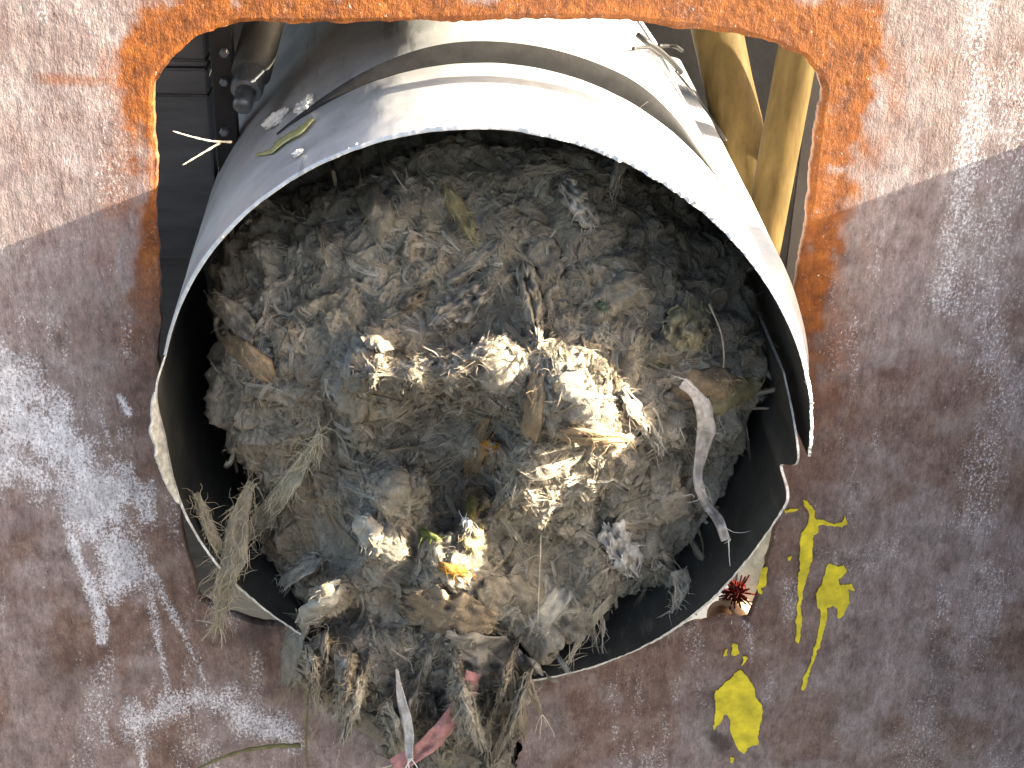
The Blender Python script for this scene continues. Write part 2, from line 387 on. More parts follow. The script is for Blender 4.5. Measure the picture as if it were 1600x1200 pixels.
paint([(725,285),(770,300),(800,290),(810,320),(770,355),(775,385),(830,375),(842,405),(815,400),(820,460),(785,530),(765,530),(770,490),(745,470),(722,485),(715,560),(690,640),(660,720),(640,790),(622,850),(602,850),(618,790),(648,720),(668,640),(688,560),(695,500),(680,480),(670,420),(700,370)], ORG, SC, label='ragged yellow paint blot with a long tail')
paint([(330,760),(360,790),(390,820),(400,870),(430,920),(432,970),(415,1030),(410,1090),(380,1095),(350,1135),(320,1110),(290,1030),(280,960),(260,960),(240,1000),(212,1025),(225,950),(215,860),(260,820),(300,790)], ORG, SC, label='broad leaf-shaped yellow paint blot')
paint([(298,645),(322,650),(328,690),(310,700),(292,688),(300,668)], ORG, SC); paint([(340,700),(362,705),(350,730),(335,742),(345,718)], ORG, SC, jit=1)
paint([(262,672),(275,665),(272,690),(255,698)], ORG, SC, jit=1)
paint([(425,305),(455,305),(450,350),(448,388),(428,392),(432,412),(415,420),(408,395),(418,350)], ORG, SC)
paint([(530,50),(560,42),(592,38),(590,46),(556,56),(532,62)], ORG, SC, jit=.8); paint([(545,255),(562,250),(558,268),(546,270)], ORG, SC, jit=.8)
paint([(285,1150),(305,1152),(300,1172),(288,1172)], ORG, SC, jit=.8)

# unseen stepped blocker added at the plate's right edge to cast the slanting shade
def right_blocker():
    root = empty('shade_blocker', (PX1+.002, 0, PZ0))
    x0 = PX1+.002; zt = .1219+SUNM*(x0-.223)
    bm = bmesh.new(); bm_box(bm, x0, x0+.012, -.075, .0085, -.42, zt, .001); adopt(mesh_bm('shallow_blocker', bm, M_DARK), root)
    bm = bmesh.new(); p = at(510, 975, -.10); zt2 = p[2]+SUNM*(x0+.014-p[0])
    bm_box(bm, x0+.013, x0+.025, -.34, .0085, -.42, zt2, .001); adopt(mesh_bm('deep_blocker', bm, M_DARK), root)  # deeper step added to keep sun off the lower rags
    tag(root, 'unseen dark blocker added along the right edge of the plate', 'steel frame')
right_blocker()

# ------------------------------------------------------------------ what shows through the opening behind the plate
def behind():
    y = .16
    r = empty('back_panel', tuple(at(290, 900, y)))
    edges = [30, 95, 108, 150, 410, 1120]
    x0, x1 = at(215, 300, y)[0], at(336, 300, y)[0]
    zs = [at(290, v, y)[2] for v in edges]
    for k in range(len(zs)-1):
        bm = bmesh.new(); bm_box(bm, x0-.06, x1+(.16 if k == len(zs)-2 else 0), y+(.002 if k % 2 else (.012 if k == len(zs)-2 else 0)), y+.026, zs[k+1]+.0012, zs[k], .0012); adopt(mesh_bm('panel_strip', bm, M_GREYPANEL), r)
    tag(r, 'dusty dark grey metal panel seen through the left side of the opening', 'metal panel')
    y = .15; r = empty('black_rail', tuple(at(345, 500, y)))
    a, b, c, d = at(322, 40, y), at(362, 40, y), at(362, 560, y), at(334, 560, y)
    bm = bmesh.new(); bm_box(bm, a[0]+.003, b[0], y-.008, y+.009, c[2], a[2]+.05, .001); adopt(mesh_bm('rail_bar', bm, M_BLACK), r)
    for v in (82, 127, 205):
        p = at(351, v, y-.008); V, F = tube([p+[0, .002, 0], p-[0, .003, 0], p-[0, .0045, 0]], [.0036, .0036, .0024], 6)
        bm = bmesh.new(); bm_add(bm, V, F); adopt(mesh_bm('bolt', bm, M_ZINC), r)
    tag(r, 'black upright rail with small bolts between the grey panel and the pipe', 'rail')
    y0, y1 = .20, .115
    P0, P1 = at(422, 0, y0), at(383, 150, y1); r = empty('hydraulic_cylinder', tuple(P1)); ax = (P1-P0)/np.linalg.norm(P1-P0)
    V, F = tube([P0-ax*.1, P0, P1-ax*.022, P1-ax*.02], [.0135, .0135, .0135, .011], 28); bm = bmesh.new(); bm_add(bm, V, F); adopt(mesh_bm('barrel', bm, M_CYL, smooth=True), r)
    V, F = tube([P1-ax*.021, P1-ax*.006, P1-ax*.004, P1-ax*.003], [.011, .011, .0104, .008], 28); bm = bmesh.new(); bm_add(bm, V, F); adopt(mesh_bm('end_ring', bm, M_ZINC, smooth=False), r)
    V, F = tube([P1-ax*.004, P1+ax*.008, P1+ax*.011, P1+ax*.012], [.0068, .0068, .006, .004], 20); bm = bmesh.new(); bm_add(bm, V, F); adopt(mesh_bm('end_bolt', bm, M_ZINC, smooth=True), r)
    tag(r, 'dull grey hydraulic cylinder with a bolted end, left of the pipe', 'cylinder')
    def gold(p0, p1, rad, label, squash):
        n = 14; pts = [p0+(p1-p0)*t for t in np.linspace(-.25, 1.04, n)]
        V, F = tube(pts, rad, 36)
        V = np.array(V); q = V*60; V += ((fbm(q, 1, 3)-.5)*.0012)[:, None]
        a = mesh_np('ochre_tube', V, np.array(F), M_BRASS); tag(a, label, 'tube'); return a
    gold(at(1114, 20, .31), at(1182, 330, .27), .0198, 'speckled ochre tube running back alongside the pipe, sunlit on its right edge', 1)
    gold(at(1250, 60, .215), at(1188, 395, .20), .0150, 'leaning ochre tube nearest the right edge of the opening', 1)
    bm = bmesh.new(); x = at(1240, 250, .05)[0]
    p = at(1262, 200, .26); bm_box(bm, p[0]-.004, p[0]+.07, .26, .275, -.25, .3, .001)
    tag(mesh_bm('side_panel', bm, M_DARK), 'narrow dark grey panel behind the leaning tube at the right of the opening', 'metal panel')
    bm = bmesh.new(); bm_box(bm, -.5, .5, .46, .48, -.45, .48, .002)
    tag(mesh_bm('housing_wall', bm, M_BLACK), 'dark housing wall far behind the pipe', 'wall')
    bm = bmesh.new(); bm_box(bm, -.45, .09, .02, .455, .264, .274, .001)  # unseen plate added over the pipe to keep sun off the cylinder
    tag(mesh_bm('sunblocker_plate', bm, M_DARK), 'unseen dark roof above the pipe behind the plate', 'sunblocker')
    # odds and ends in the lower right corner of the opening
    y = .022
    p0, p1 = at(1180, 952, y+.035), at(1128, 966, y+.004); V, F = tube([p0, p1], .0135, 24, cap=False)
    V2, F2 = tube([p0, p1], .0098, 24, cap=False); n = len(V); V = np.concatenate([V, V2]); F += [tuple(i+n for i in reversed(f)) for f in F2]
    for k in range(24): F.append((24+k, 24+(k+1) % 24, n+24+(k+1) % 24, n+24+k)); F.append(((k+1) % 24, k, n+k, n+(k+1) % 24))
    bm = bmesh.new(); bm_add(bm, V, F); tag(mesh_bm('beige_pipe_stub', bm, M_BEIGE, smooth=True), 'short hollow beige pipe stub in the lower right corner of the opening', 'pipe stub')
    bm = bmesh.new(); c = at(1150, 925, y+.012); rr = random.Random(3)
    for k in range(150):
        d = Vector((rr.gauss(.25, .6), rr.gauss(-.5, .5), rr.gauss(.2, .6))).normalized(); e = np.array(c)+np.array(d)*rr.uniform(.002, .006)
        V, F = tube([np.array(c)+np.array([rr.gauss(0, .0055) for _ in range(3)]), (np.array(c)+e)/2, e], [.0007, .0006, .0002], 5); bm_add(bm, V, F)
    tag(mesh_bm('red_bristle_brush', bm, M_RED), 'dark red bristle tuft beside the beige pipe stub', 'brush')
    p = at(1185, 890, .04); bm = bmesh.new(); bm_box(bm, p[0]-.016, p[0]+.03, .04, .05, p[2]-.03, p[2]+.05, .001)
    tag(mesh_bm('pale_bracket', bm, mat_simple('pale_grey_paint', (.30, .31, .29), .5)), 'pale grey bracket above the red bristles', 'bracket')
behind()

# ------------------------------------------------------------------ the discharge pipe
pipe = empty('discharge_pipe', (0, 0, 0))
tag(pipe, 'blunt-ended round steel pipe sticking out through the opening and packed with rags', 'pipe')
YB = .40
def edge_noise(th, amp, s, seed=0):
    q = np.stack([np.cos(th)*s, np.sin(th)*s, 0*th+seed], -1); return (fbm(q, 1, 3)-.5)*2*amp
def shell(name, th0, th1, rfun, yfun, thick, m_out, m_in, n=900, flare=None, rim_mat=2):
    th = np.radians(np.linspace(th0, th1, n)); ys = np.concatenate([np.linspace(0, 1, 46)**1.6])
    yf = yfun(th); V = []
    for inner in (0, 1):
        r = rfun(th)-(thick if inner else 0)
        Y = yf[:, None]*(1-ys)[None]+YB*ys[None]
        rr = r[:, None]+0*Y
        if flare and not inner: rr = rr+flare(th[:, None], Y)
        if not inner: rr = rr+(fbm(np.stack([np.cos(th)[:, None]*6+0*Y, np.sin(th)[:, None]*6+0*Y, Y*14], -1), 1, 3)-.5)*.0016
        V.append(np.stack([rr*np.cos(th)[:, None], Y, rr*np.sin(th)[:, None]], -1))
    m = len(ys); V = np.concatenate([v.reshape(-1, 3) for v in V]); o = n*m
    G = grid_faces(n, m)
    i = np.arange(n-1); j = np.arange(m-1)
    rim = np.stack([i*m, (i+1)*m, o+(i+1)*m, o+i*m], -1); bk = np.stack([i*m+m-1, o+i*m+m-1, o+(i+1)*m+m-1, (i+1)*m+m-1], -1)
    s0 = np.stack([j, o+j, o+j+1, j+1], -1); e = (n-1)*m; s1 = np.stack([e+j, e+j+1, o+e+j+1, o+e+j], -1)
    F = np.concatenate([G, (o+G)[:, ::-1], rim, bk, s0, s1])
    ob = mesh_np(name, V, F, m_out); ob.data.materials.append(m_in); ob.data.materials.append(M_EDGE)
    mi = np.zeros(len(F), np.int32); mi[len(G):2*len(G)] = 1; mi[2*len(G):2*len(G)+len(rim)] = rim_mat; mi[-len(s0)-len(s1):] = 2
    ob.data.polygons.foreach_set('material_index', mi)
    bm = bmesh.new(); bm.from_mesh(ob.data); bmesh.ops.recalc_face_normals(bm, faces=bm.faces)
    for ed in bm.edges:
        if len(ed.link_faces) == 2 and ed.link_faces[0].material_index != ed.link_faces[1].material_index: ed.smooth = False
    bm.to_mesh(ob.data); bm.free()
    ob.parent = pipe; return ob
RT = lambda th: .1995-.0025*np.cos(th)+.0035*sm(np.radians(40), 0, th)+.0015*sm(np.radians(55), np.radians(90), th)*sm(np.radians(125), np.radians(90), th)
tilt = lambda th: -.020*np.cos(th)
def y_up(th):
    ser = sm(np.radians(95), np.radians(60), th)
    return -L+tilt(th)+edge_noise(th, .0014, 18)+edge_noise(th, .0030, 31, 5)*(.1+ser)+edge_noise(th, .0018, 90, 8)*(.12+ser)
seam = lambda th, Y: .011*sm(np.radians(31), np.radians(27), th)*sm(-.085, -.02, Y)      # the lapped seam low on the right
up = shell('upper_shell', -1.0, 166.5, RT, y_up, .0022, M_PIPE, M_INNER, flare=seam, rim_mat=0)
def r_lo(th):
    a = np.degrees(th)
    lower = sm(0, -.5, np.sin(th)); return .1965-.009*np.cos(th)*lower-.004*np.cos(th)*(1-lower)*(np.cos(th) < 0)-.005*sm(-8, 4, a)-.006*np.exp(-((a+6.2)/2.6)**2)+.004*np.exp(-((a+186)/6.)**2)
def y_lo(th):
    a = np.degrees(th)
    return -L+tilt(th)+.017*np.exp(-((a+6.5)/2.4)**2)+sm(0, 14, a)*.05+edge_noise(th, .0007, 12, 9)+edge_noise(th, .0008, 60, 3)
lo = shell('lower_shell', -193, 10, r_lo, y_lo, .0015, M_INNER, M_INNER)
# collar: raised ring round the back of the sleeve, tallest on top
def collar():
    n = 300; th = np.radians(np.linspace(36, 130, n)); a = np.degrees(th)
    h = .0012+.0125*sm(38, 66, a)*sm(132, 92, a); yo = .047+.004*np.sin(th*2); r0 = RT(th)
    ring = lambda prof, nm, m: mesh_np(nm, np.stack([np.stack([(r0+h*k)*np.cos(th), yo+dy, (r0+h*k)*np.sin(th)], -1) for dy, k in prof], 1), grid_faces(n, len(prof)), m, pipe)
    ring([(0, -.08), (-.0008, .3), (0, .75), (.0012, .97)], 'collar_face', M_COLLAR_SHADE)
    ring([(.0012, .97), (.003, 1.0), (.10, 1.0), (.33, 1.0)], 'collar', M_PIPE)
collar()
# torn lip turned outwards on the left side of the mouth
def lip():
    n = 90; a = np.linspace(-186, -163, n); th = np.radians(a); k = np.clip((a+186)/7, 0, 1)**.7*np.clip((-163-a)/13, 0, 1)**.6
    w = (.0046+.0022*edge_noise(th, 1, 30, 2))*k+.0008; y = y_lo(th)
    c = 7; V = []
    for j in range(c):
        s = j/(c-1); V.append(np.stack([(r_lo(th)-.0002+w*s)*np.cos(th), y-.0008-.0105*s*k+edge_noise(th+s, .0008, 60, j)*s, (r_lo(th)-.0002+w*s)*np.sin(th)], -1))
    o = mesh_np('torn_lip', np.stack(V, 1), grid_faces(n, c), M_EDGE); o.parent = pipe
    md = o.modifiers.new('thick', 'SOLIDIFY'); md.thickness = .0016; md.offset = -1
lip()
def burrs():
    bm = bmesh.new(); rr = random.Random(11)
    for k in range(18):
        a = rr.uniform(2, 75) if k < 12 else rr.uniform(100, 164); th = math.radians(a); y = float(y_up(np.array([th]))[0]); r = float(RT(np.array([th]))[0])+rr.uniform(-.002, .0012)
        s = rr.choice([.0005, .0007, .0009, .0012, .0018]); v = bmesh.ops.create_icosphere(bm, subdivisions=1, radius=s)['verts']
        cpos = Vector((r*math.cos(th), y+rr.uniform(-.0012, .004), r*math.sin(th)))
        for q in v: q.co = Vector((q.co.x*rr.uniform(.6, 1.4), q.co.y*rr.uniform(.6, 1.6), q.co.z*rr.uniform(.6, 1.4)))+cpos
    o = mesh_bm('edge_burr', bm, M_EDGE, pipe); o['kind'] = 'stuff'
burrs()

# ------------------------------------------------------------------ the wad of fibrous screenings
wad = empty('screenings_wad', (0, 0, 0))
tag(wad, 'felted grey brown wad of fibrous rag screenings bulging out of the pipe mouth', 'rag wad')
def normals_of(V, F):
    n = np.zeros_like(V); a = np.cross(V[F[:, 2]]-V[F[:, 0]], V[F[:, 3]]-V[F[:, 1]])
    for k in range(4): np.add.at(n, F[:, k], a)
    return n/(np.linalg.norm(n, axis=1)[:, None]+1e-12)
def tint_for(P, jit=0.0):
    a = fbm(P+3, 14, 4); b = fbm(P+9, 22, 4); n = len(P)
    pal = np.array([(.25, .23, .19), (.19, .168, .13), (.30, .228, .145), (.38, .36, .315), (.11, .095, .07)])
    w = np.stack([np.full(n, .7), sm(.45, .6, a), sm(.52, .64, b), sm(.5, .36, a), sm(.46, .34, b)], -1)+R_.random((n, 5))*jit
    w = w**2; w /= w.sum(1)[:, None]; c = w@pal
    lv = np.where(P[:, :1] < -.08, 1, 0)*sm(.1, -.08, P[:, 2:3])*sm(-.04, -.14, P[:, 0:1])
    return (c*(1-.6*lv)+np.array([.32, .235, .14])*.6*lv)*np.array([.99, .99, 1.0])
OUT = [(790,210),(690,218),(590,250),(470,330),(385,405),(335,470),(322,590),(342,690),(372,765),(395,860),(470,950),(600,1005),(740,1025),(860,1010),
       (960,960),(1065,930),(1080,860),(1130,780),(1160,660),(1185,540),(1150,400),(1050,295),(920,232)]
def sunchord(x, z):                               # distance to the pipe wall towards the sun, in the plane of the mouth
    s = np.array([1, SUNM])/math.hypot(1, SUNM); b = x*s[0]+z*s[1]; c = x*x+z*z-.2**2
    return -b+np.sqrt(np.maximum(b*b-c, 0))
PATCH = [(840,585,80,.036),(915,640,58,.050),(880,610,55,.022),(835,715,54,.050),(800,775,40,.032),(578,588,48,.074),(650,588,42,.058),(715,582,38,.044),(775,576,34,.032),
         (625,775,44,.030),(590,855,46,.046),(700,880,60,.040),(508,925,30,.050),(770,800,28,.014)]
def front_depth(P2, uv):
    x, z = P2[:, 0], P2[:, 1]
    c = sunchord(x, z)*math.cos(math.atan(SUNM))
    xe = x+c; y = -L-.020*xe/.2+SUNQ*c+.008
    y = y+.058*sm(640, 250, uv[:, 1])+.030*sm(960, 1180, uv[:, 0])+.045*sm(880, 1120, uv[:, 0])*sm(600, 300, uv[:, 1])
    y = y-.036*sm(840, 1010, uv[:, 1])*sm(380, 560, uv[:, 0])*sm(1120, 900, uv[:, 0])
    for (u, v, r, a) in PATCH: y = y-a*1.15*np.exp(-((uv[:, 0]-u)**2+(uv[:, 1]-v)**2)/(r*r))
    y = y+.022*np.exp(-(((uv[:, 0]-720)/62)**2+((uv[:, 1]-765)/62)**2))           # hollow in the middle
    y = y+.010*np.exp(-(((uv[:, 0]-700)/130)**2+((uv[:, 1]-668)/34)**2))
    return y
def body(name, outline, ctr, n, m, yfront, ydeep, s_front=.82):
    O = resample(outline, n); ang = np.linspace(0, 1, n)
    s = np.linspace(.004, 1, m)
    UV = np.array(ctr)+(O-np.array(ctr))[:, None]*np.minimum(s/s_front, 1)[None, :, None]**.85
    uv = UV.reshape(-1, 2)
    S = np.broadcast_to(s, (n, m)).reshape(-1)
    y0 = np.full(len(uv), -L+.03); 
    for _ in range(2):
        p = at(uv[:, 0], uv[:, 1], y0); y0 = yfront(p[:, [0, 2]], uv)
    e = np.clip(S/s_front, 0, 1); y = y0+.045*e**5
    P = at(uv[:, 0], uv[:, 1], y)
    bk = np.clip((S-s_front)/(1-s_front), 0, 1); P[:, 1] += bk*ydeep
    r = np.hypot(P[:, 0], P[:, 2])
    return P, grid_faces(n, m, True), S
def rough_up(P, F, amp=1.0, keep=None):
    N = normals_of(P, F)
    if (N[:, 1]*1.0).mean() > 0: N = -N; 
    wv = np.stack([fbm(P+5, 18, 3), fbm(P+11, 18, 3), fbm(P+19, 18, 3)], -1)-.5
    Q = P+wv*.05
    bil = lambda X, sc, o: np.abs(2*fbm(X, sc, o)-1)**.7
    d = (fbm(Q, 18, 3)-.5)*.034+(bil(Q*np.array([1, 1, 1.3])+2, 28, 2)-.4)*.015+(bil(Q+4, 75, 3)-.4)*.0075+(fbm(Q+4, 190, 3, True)-.55)*.0036+(fbm(P, 520, 2)-.5)*.0020
    return P+N*(d*amp)[:, None], N
P, F, S = body('b', OUT, (760, 660), 620, 330, front_depth, .22)
P, N = rough_up(P, F)
r = np.hypot(P[:, 0], P[:, 2]); lim = .1915-.008*np.cos(np.arctan2(P[:, 2], P[:, 0]))*(P[:, 2] < 0)+.05*sm(-L+.004, -L-.012, P[:, 1])*(P[:, 2] < 0)
k = np.minimum(1, lim/np.maximum(r, 1e-6)); P[:, 0] *= k; P[:, 2] *= k
Nb = normals_of(P, F); Nb = Nb*np.sign((Nb*N).sum(1))[:, None]
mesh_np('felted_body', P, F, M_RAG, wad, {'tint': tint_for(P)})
BODY = [(P, Nb, S < .86)]
HANG = [(472,985),(455,1035),(468,1085),(520,1115),(565,1140),(600,1165),(640,1210),(660,1260),(770,1260),(795,1190),(815,1110),(828,1050),(785,1005),(690,970),(560,955)]
def hang_depth(P2, uv):
    y = np.full(len(uv), -.074)-.010*sm(1100, 980, uv[:, 1])+.022*sm(1050, 1230, uv[:, 1])
    return y
P, F, S = body('h', HANG, (650, 1080), 380, 190, hang_depth, .075)
P, N = rough_up(P, F, .8)
Nh = normals_of(P, F); Nh = Nh*np.sign((Nh*N).sum(1))[:, None]
P[:, 1] = np.minimum(P[:, 1], -.004)
mesh_np('hanging_clump', P, F, M_RAG, wad, {'tint': tint_for(P)*np.array([.85, .85, .85])})
BODY.append((P, Nh, S < .9))
AP = np.concatenate([b[0][b[2]] for b in BODY]); AN = np.concatenate([b[1][b[2]] for b in BODY]); AUV = to_px(AP)
BUF = np.full((1300//4, 1700//4), 9.0); 
ii = np.clip((AUV[:, 1]/4).astype(int), 0, BUF.shape[0]-1); jj = np.clip((AUV[:, 0]/4).astype(int), 0, BUF.shape[1]-1)
np.minimum.at(BUF, (ii, jj), AP[:, 1])
def front_y(u, v, default=-.05):
    i, j = int(v/4), int(u/4)
    w = BUF[max(i-3, 0):i+4, max(j-3, 0):j+4]
    return float(w.min()) if w.size and w.min() < 5 else default

# crumpled flaps of rag lying on the wad: each one is a part
def flap(u, v, a, b, rot, col, lift=.004, seed=0, ragged=.25, name='rag_flap', parent=wad, mat=M_CLOTH, n=16, m=10, crump=.008, y=None):
    g = np.random.default_rng(seed+1000)
    s = np.linspace(-1, 1, n); t = np.linspace(-1, 1, m); Sg, Tg = np.meshgrid(s, t, indexing='ij')
    o3 = np.stack([Sg*1.7+seed*3.1, Tg*1.7+seed*1.7, 0*Sg], -1)
    Sx = Sg*(1+ragged*(fbm(o3+9, 2.5, 3)-.5)*2); Tx = Tg*np.sqrt(np.maximum(1-.75*np.abs(Sg)**3, .05))*(1+ragged*(fbm(o3, 3.1, 3)-.5)*2.6)
    c, sn = math.cos(rot), math.sin(rot)
    U = u+Sx*a*c-Tx*b*sn; V_ = v+Sx*a*sn+Tx*b*c
    yy = np.array([[front_y(U[i, j], V_[i, j], 9) for j in range(m)] for i in range(n)]) if y is None else np.full((n, m), y)
    okv = yy[yy < 5]; yy = np.where(yy < 5, yy, np.median(okv) if okv.size else -.06)
    for _ in range(3):
        yp = np.pad(yy, 1, mode='edge'); yy = (yp[:-2, 1:-1]+yp[2:, 1:-1]+yp[1:-1, :-2]+yp[1:-1, 2:]+yy*2)/6
    edge = np.clip(np.maximum(np.abs(Sg), np.abs(Tg)), 0, 1)**4
    yy = yy-lift+.007*edge-(fbm(o3+3, 1.3, 3, True)-.45)*crump-(fbm(o3+5, 4, 2)-.5)*crump*.5
    W = at(U, V_, yy)
    vv = to_px(W).reshape(-1, 2); np.minimum.at(BUF, (np.clip((vv[:, 1]/4).astype(int), 0, BUF.shape[0]-1), np.clip((vv[:, 0]/4).astype(int), 0, BUF.shape[1]-1)), W[..., 1].reshape(-1))
    cc = np.tile(np.array(col), (n*m, 1))*(.8+.4*g.random((n*m, 1)))
    ob = mesh_np(name, W, grid_faces(n, m), mat, parent, {'tint': cc})
    fuzz(ob, W-np.array([0, .0008, 0]), np.gradient(W, axis=0)+np.gradient(W, axis=1)*.5, int(20+(a*b)*.06)+(40 if b < 14 and a > 34 else 0), .009 if b > 14 else .013, .00045, col, seed)
    md = ob.modifiers.new('thick', 'SOLIDIFY'); md.thickness = .0012; md.offset = 0
    sb = ob.modifiers.new('smooth', 'SUBSURF'); sb.levels = 1; sb.render_levels = 1
    return ob
def fuzz(ob, V, T, count, ln, wd, col, seed, drop=.15):      # loose fibres standing off a rag's own surface, along direction field T
    g = np.random.default_rng(seed+500); V = V.reshape(-1, 3); T = T.reshape(-1, 3); i = g.integers(0, len(V), count)
    q = V[i]+g.normal(0, .0008, (count, 3)); t = T[i]/(np.linalg.norm(T[i], axis=1)[:, None]+1e-9)*g.choice([-1, 1], (count, 1), p=[.25, .75])+g.normal(0, .45, (count, 3))
    l = g.uniform(.4, 1, count)*ln; S = 5; out = []; view = np.array([0, -1., .3])
    for k in range(S+1):
        t = t/np.linalg.norm(t, axis=1)[:, None]; b = np.cross(t, view); b /= np.linalg.norm(b, axis=1)[:, None]+1e-9
        w = (g.uniform(.7, 1, (count, 1))*wd*(1-.7*k/S))*.5; out.append(np.stack([q-b*w, q+b*w], 1)); q = q+t*(l/S)[:, None]
        t = t+g.normal(0, .28, (count, 3))+np.array([0, -.03, -drop])
    X = np.stack(out, 1).reshape(-1, 3); base = (np.arange(count)*(S+1)*2)[:, None]; kk = np.arange(S)[None]*2
    F = np.stack([base+kk, base+kk+1, base+kk+3, base+kk+2], -1).reshape(-1, 4)
    c = np.array(col)*g.uniform(.6, 1.5, (count, 1))
    o = mesh_np('loose_fibre', X, F, M_FIBRE, ob, {'tint': np.repeat(c, (S+1)*2, 0)}); o['kind'] = 'stuff'
GREY, TAN, PALE, DK, OLV = (.20, .18, .145), (.26, .185, .11), (.34, .32, .275), (.10, .082, .06), (.22, .19, .10)
rr = random.Random(21); cnt = 0
while cnt < 34:
    u, v = rr.uniform(330, 1170), rr.uniform(230, 1190)
    y = front_y(u, v, 9)
    if y > 5: continue
    col = rr.choices([GREY, TAN, PALE, DK, OLV], [5, 3, 1.6, 2, 1])[0]
    if u < 560 and v < 820: col = rr.choice([TAN, GREY, TAN])
    flap(u, v, rr.uniform(22, 60), rr.uniform(10, 26), rr.uniform(0, 3.14), col, rr.uniform(-.002, .004), 50+cnt, .45, n=14, m=9, crump=.009)
    cnt += 1
SPEC = [(905,318,44,18,.95,(.42,.39,.35)),(1075,508,34,34,.3,(.24,.215,.135)),(970,855,44,24,1.1,(.42,.41,.40)),(700,955,75,30,.25,(.23,.18,.125)),(770,1040,78,38,.45,(.30,.275,.235)),
        (720,480,50,22,-.6,(.24,.22,.19)),(830,470,60,16,1.4,(.25,.225,.18)),(1060,915,46,24,.8,(.24,.225,.19)),(1005,660,55,12,1.0,(.36,.34,.30)),
        (520,1060,60,30,.4,(.23,.185,.13)),(740,1100,60,34,-.4,(.17,.155,.12)),(735,560,50,12,-.5,(.22,.19,.16))]
FLAPS = []
for k in range(22):                              # ragged tails hanging off the spill
    tu = rr.uniform(480, 830); SPEC.append((tu, rr.uniform(1060, 1150) if tu > 600 else rr.uniform(1040, 1110), rr.uniform(35, 70), rr.uniform(5, 13), 1.57+rr.uniform(-.35, .35), rr.choice([GREY, (.24, .20, .15), (.27, .255, .215), GREY, (.22, .20, .165)])))
for k, (u, v, a, b, ro, col) in enumerate(SPEC): FLAPS.append(flap(u, v, a, b, ro, col, .005, 400+k, .5, n=26, m=16, crump=.016))

for k, (u, v, a, b, ro, col) in enumerate([(765,694,13,8,.2,(.33,.15,.012)),(708,890,24,8,.25,(.30,.14,.012)),(672,836,18,5,.5,(.085,.11,.02)),(735,800,9,30,.1,(.16,.13,.03)),(940,478,9,6,.4,(.03,.06,.04)),(730,815,9,5,.6,(.50,.52,.55))]):
    flap(u, v, a, b, ro, col, .005, 600+k, .3, name='coloured_scrap', n=10, m=7, crump=.006)
# loose fibres combed over the surface
PALF = np.array([(.28, .26, .215), (.19, .17, .13), (.42, .40, .35), (.31, .235, .145), (.10, .088, .068), (.50, .48, .43), (.24, .23, .205)])
def fibres(name, count, len_rng, wid_rng, seg, lift, probs, seed, wild=.5, mask=None):
    g = np.random.default_rng(seed)
    idx = g.integers(0, len(AP), count) if mask is None else g.choice(np.where(mask)[0], count)
    p = AP[idx]+g.normal(0, .0012, (count, 3)); nrm = AN[idx]
    fl = np.stack([fbm(p+1, 20, 2), fbm(p+6, 20, 2), fbm(p+12, 20, 2)], -1)-.5
    fl = fl/(np.linalg.norm(fl, axis=1)[:, None]+1e-9)+g.normal(0, wild, (count, 3)); fl[:, 2] -= .25
    t = fl-(fl*nrm).sum(1)[:, None]*nrm; t /= np.linalg.norm(t, axis=1)[:, None]+1e-9
    ln = g.uniform(*len_rng, count)*g.uniform(.4, 1, count); wd = g.uniform(*wid_rng, count)
    step = ln/seg; curl = g.normal(0, .35, count); lf = np.abs(g.normal(0, lift, count))
    col = (PALF[g.choice(len(PALF), count, p=probs)]*.5+tint_for(p)*.5)*g.uniform(.75, 1.25, (count, 1))
    q = p+nrm*.0003; V = np.zeros((count, seg+1, 2, 3), np.float32)
    for k in range(seg+1):
        b = np.cross(t, nrm); b /= np.linalg.norm(b, axis=1)[:, None]+1e-9
        w = (wd*(1-.75*(k/seg)**2))[:, None]*.5
        V[:, k, 0] = q-b*w; V[:, k, 1] = q+b*w
        q = q+t*step[:, None]
        t = t+b*(curl[:, None]+g.normal(0, .25, (count, 1)))+nrm*(lf*(1 if k < seg*.5 else .3))[:, None]+g.normal(0, .12, (count, 3))+np.array([0, 0, -.04])
        t /= np.linalg.norm(t, axis=1)[:, None]
    base = (np.arange(count)*(seg+1)*2)[:, None]; kk = np.arange(seg)[None]*2
    Fq = np.stack([base+kk, base+kk+1, base+kk+3, base+kk+2], -1).reshape(-1, 4)
    o = mesh_np(name, V.reshape(-1, 3), Fq, M_FIBRE, wad, {'tint': np.repeat(col, (seg+1)*2, 0)})
    o['kind'] = 'stuff'; return o
def snap(q, off):                                 # lay points on the front of the wad
    uv = to_px(q); i = np.clip((uv[..., 1]/4).astype(int), 0, BUF.shape[0]-1); j = np.clip((uv[..., 0]/4).astype(int), 0, BUF.shape[1]-1)
    y = BUFS[i, j]; ok = y < 5
    r = q.copy(); r[ok] = (CAM+(q-CAM)*((y-off-CAM[1])/(q[..., 1]-CAM[1]))[..., None])[ok]; return r
def smooth_buf():
    b = np.where(BUF > 5, np.nan, BUF); pb = np.pad(b, 1, constant_values=np.nan)
    st = np.stack([pb[i:i+b.shape[0], j:j+b.shape[1]] for i in range(3) for j in range(3)])
    with np.errstate(all='ignore'):
        import warnings; warnings.simplefilter('ignore'); r = np.nanmean(st, 0)
    return np.where(np.isnan(r), 9.0, r)
